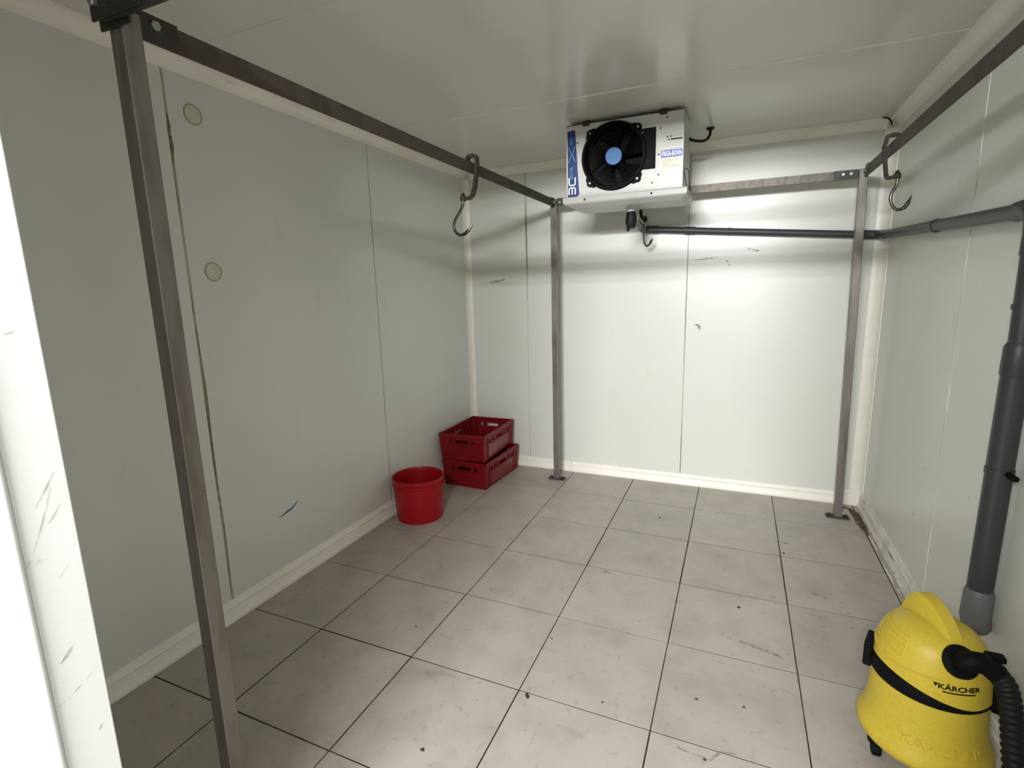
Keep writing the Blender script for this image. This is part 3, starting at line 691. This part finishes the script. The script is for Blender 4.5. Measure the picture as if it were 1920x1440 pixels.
# hose port, elbow and hose
da = math.radians(-76); d = Vector((math.cos(da), math.sin(da), 0)); nrm = (d*.80+Vector((0, 0, .60))).normalized(); pc = c0+d*.118+Vector((0, 0, .437))
B().tube([pc-nrm*.012, pc+nrm*.006, pc+nrm*.010, pc+nrm*.014], [.046, .046, .045, .034], 28).build('port_flange', BLACK, vc, True)
ep = spline([pc+nrm*.010, pc+nrm*.030, pc+nrm*.040+Vector((.018, .002, .004)), Vector((2.405, .098, .458)), Vector((2.430, .094, .440))], 5)
el = B().tube(ep, .0285, 18).build('hose_elbow', BLACK, vc, True)
B().box(2.405, 2.450, .100, .130, .468, .486, .005).build('release_tab', BLACK, el)
hp = spline([(2.418, .096, .450), (2.448, .088, .415), (2.464, .078, .35), (2.472, .065, .27), (2.478, .045, .19), (2.482, .015, .11), (2.482, -.03, .055), (2.478, -.10, .031), (2.470, -.25, .0285), (2.44, -.42, .0285), (2.36, -.56, .0285)], 16)
P = []; R = []
L = 0
for i, p in enumerate(hp):
    P.append(p); R.append(.0275 if i % 4 < 2 else .0235)
B().tube(P, R, 16).build('hose', BLACKR, vc, True, auto=1.3)['label'] = 'black corrugated suction hose'
# casters
for k in range(4):
    a = math.radians(-158+90*k); x, y = vx+.138*math.cos(a), vy+.138*math.sin(a)
    cs = B().lathe([(0, .062), (.026, .062), (.026, .050), (.018, .040), (0, .040)], 14, (x, y, 0)).build('caster', BLACK, vc)
    B().lathe([(0, -.012), (.020, -.012), (.0225, -.008), (.0225, .008), (.020, .012), (0, .012)], 18, (x, y, .0233), 'x').build('wheel', BLACK, cs, True)
# lettering wrapped on the head and embossed on the drum
def wrap(s, size, ang, z, rf, m, off, name, parent, sx=1.0, ext=.0005, sl=0):
    V, F = text_verts(s, size, ext); out = []
    for v in V:
        h = z+v.y+sl*v.x; r = rf(h)+off+v.z; a = ang+v.x*sx/rf(z); out.append((vx+r*math.cos(a), vy+r*math.sin(a), h))
    return B().add(out, F).build(name, m, parent)
wrap('K\u00c4RCHER', .021, A0+.03, .366, rhead, BLACK, .0010, 'lettering', head, 1.15)
bar = []
for k in range(13):
    a = A0-.26+.56*k/12; bar.append((vx+(rhead(.352)+.0004)*math.cos(a), vy+(rhead(.352)+.0004)*math.sin(a), .352))
B().tube(bar, .0020, 6).build('underline', BLACK, head)
tri = []
B().prism([(-.006, .006), (.006, .006), (0, -.005)], lambda u, v: (vx+(rhead(.366)+.0004)*math.cos(A0-.375+u/.147), vy+(rhead(.366)+.0004)*math.sin(A0-.375+u/.147), .368+v), lambda u, v: (vx+(rhead(.366)+.0016)*math.cos(A0-.375+u/.147), vy+(rhead(.366)+.0016)*math.sin(A0-.375+u/.147), .368+v)).build('emblem', BLACK, head)
wrap('K\u00c4RCHER', .040, A0-.12, .155, rtub, YEL, .0008, 'embossed_lettering', vc, 1.25, .0018)

# ============================================================ CRUMBS ON THE FLOOR
def crumb(x, y, s, name='floor_crumb', el=1.0):
    n = 7; rot = random.uniform(0, pi); V = []; z0 = .0008
    for k in range(n):
        a = 2*pi*k/n; r = s*random.uniform(.6, 1.1); u, v = r*math.cos(a)*el, r*math.sin(a)
        V.append((x+u*math.cos(rot)-v*math.sin(rot), y+u*math.sin(rot)+v*math.cos(rot), z0))
    V2 = [((vx_-x)*.55+x, (vy_-y)*.55+y, z0+s*random.uniform(.25, .5)) for vx_, vy_, _ in V]
    F = [tuple(range(n))[::-1], tuple(range(n, 2*n))]+[(i, (i+1) % n, n+(i+1) % n, n+i) for i in range(n)]
    return B().add(V+V2, F).build(name, CRUMB)
for (x, y, s) in ((1.639, .207, .007), (1.314, .06, .006), (1.783, .874, .009), (1.801, .232, .006), (.404, .177, .006), (.43, .182, .004), (1.294, 1.746, .008), (1.684, -.05, .007), (1.02, .33, .005), (2.02, 1.52, .008)):
    tag(crumb(x, y, s), 'small dark crumb lying on the grey floor tiles', 'debris', 'dark crumbs on the tiled floor')
tag(crumb(1.041, -.016, .0095, 'floor_flake', 2.0), 'largest dark curled flake on the floor, beside a tile joint', 'debris')
tag(crumb(.796, -.369, .0085, 'floor_crumb', 1.3), 'dark crumb nearest the camera, on a tile right of the left post', 'debris')
# faint smudges on tiles
for pts, wd in (([(.17, .70), (.20, .695), (.23, .68), (.25, .672)], .02), ([(2.10, 1.14), (2.14, 1.125), (2.17, 1.118), (2.20, 1.10)], .022), ([(1.72, .62), (1.79, .615), (1.85, .60), (1.93, .575), (1.98, .55)], .02), ([(1.09, .98), (1.12, .955), (1.15, .95)], .028), ([(1.98, 1.66), (2.02, 1.655), (2.06, 1.65)], .018), ([(1.56, -.03), (1.62, -.04), (1.70, -.045), (1.73, .0), (1.78, .01)], .012)):
    streak(pts, wd, FSMUDGE, floor, 2, .0009, .0004, 'smudge')
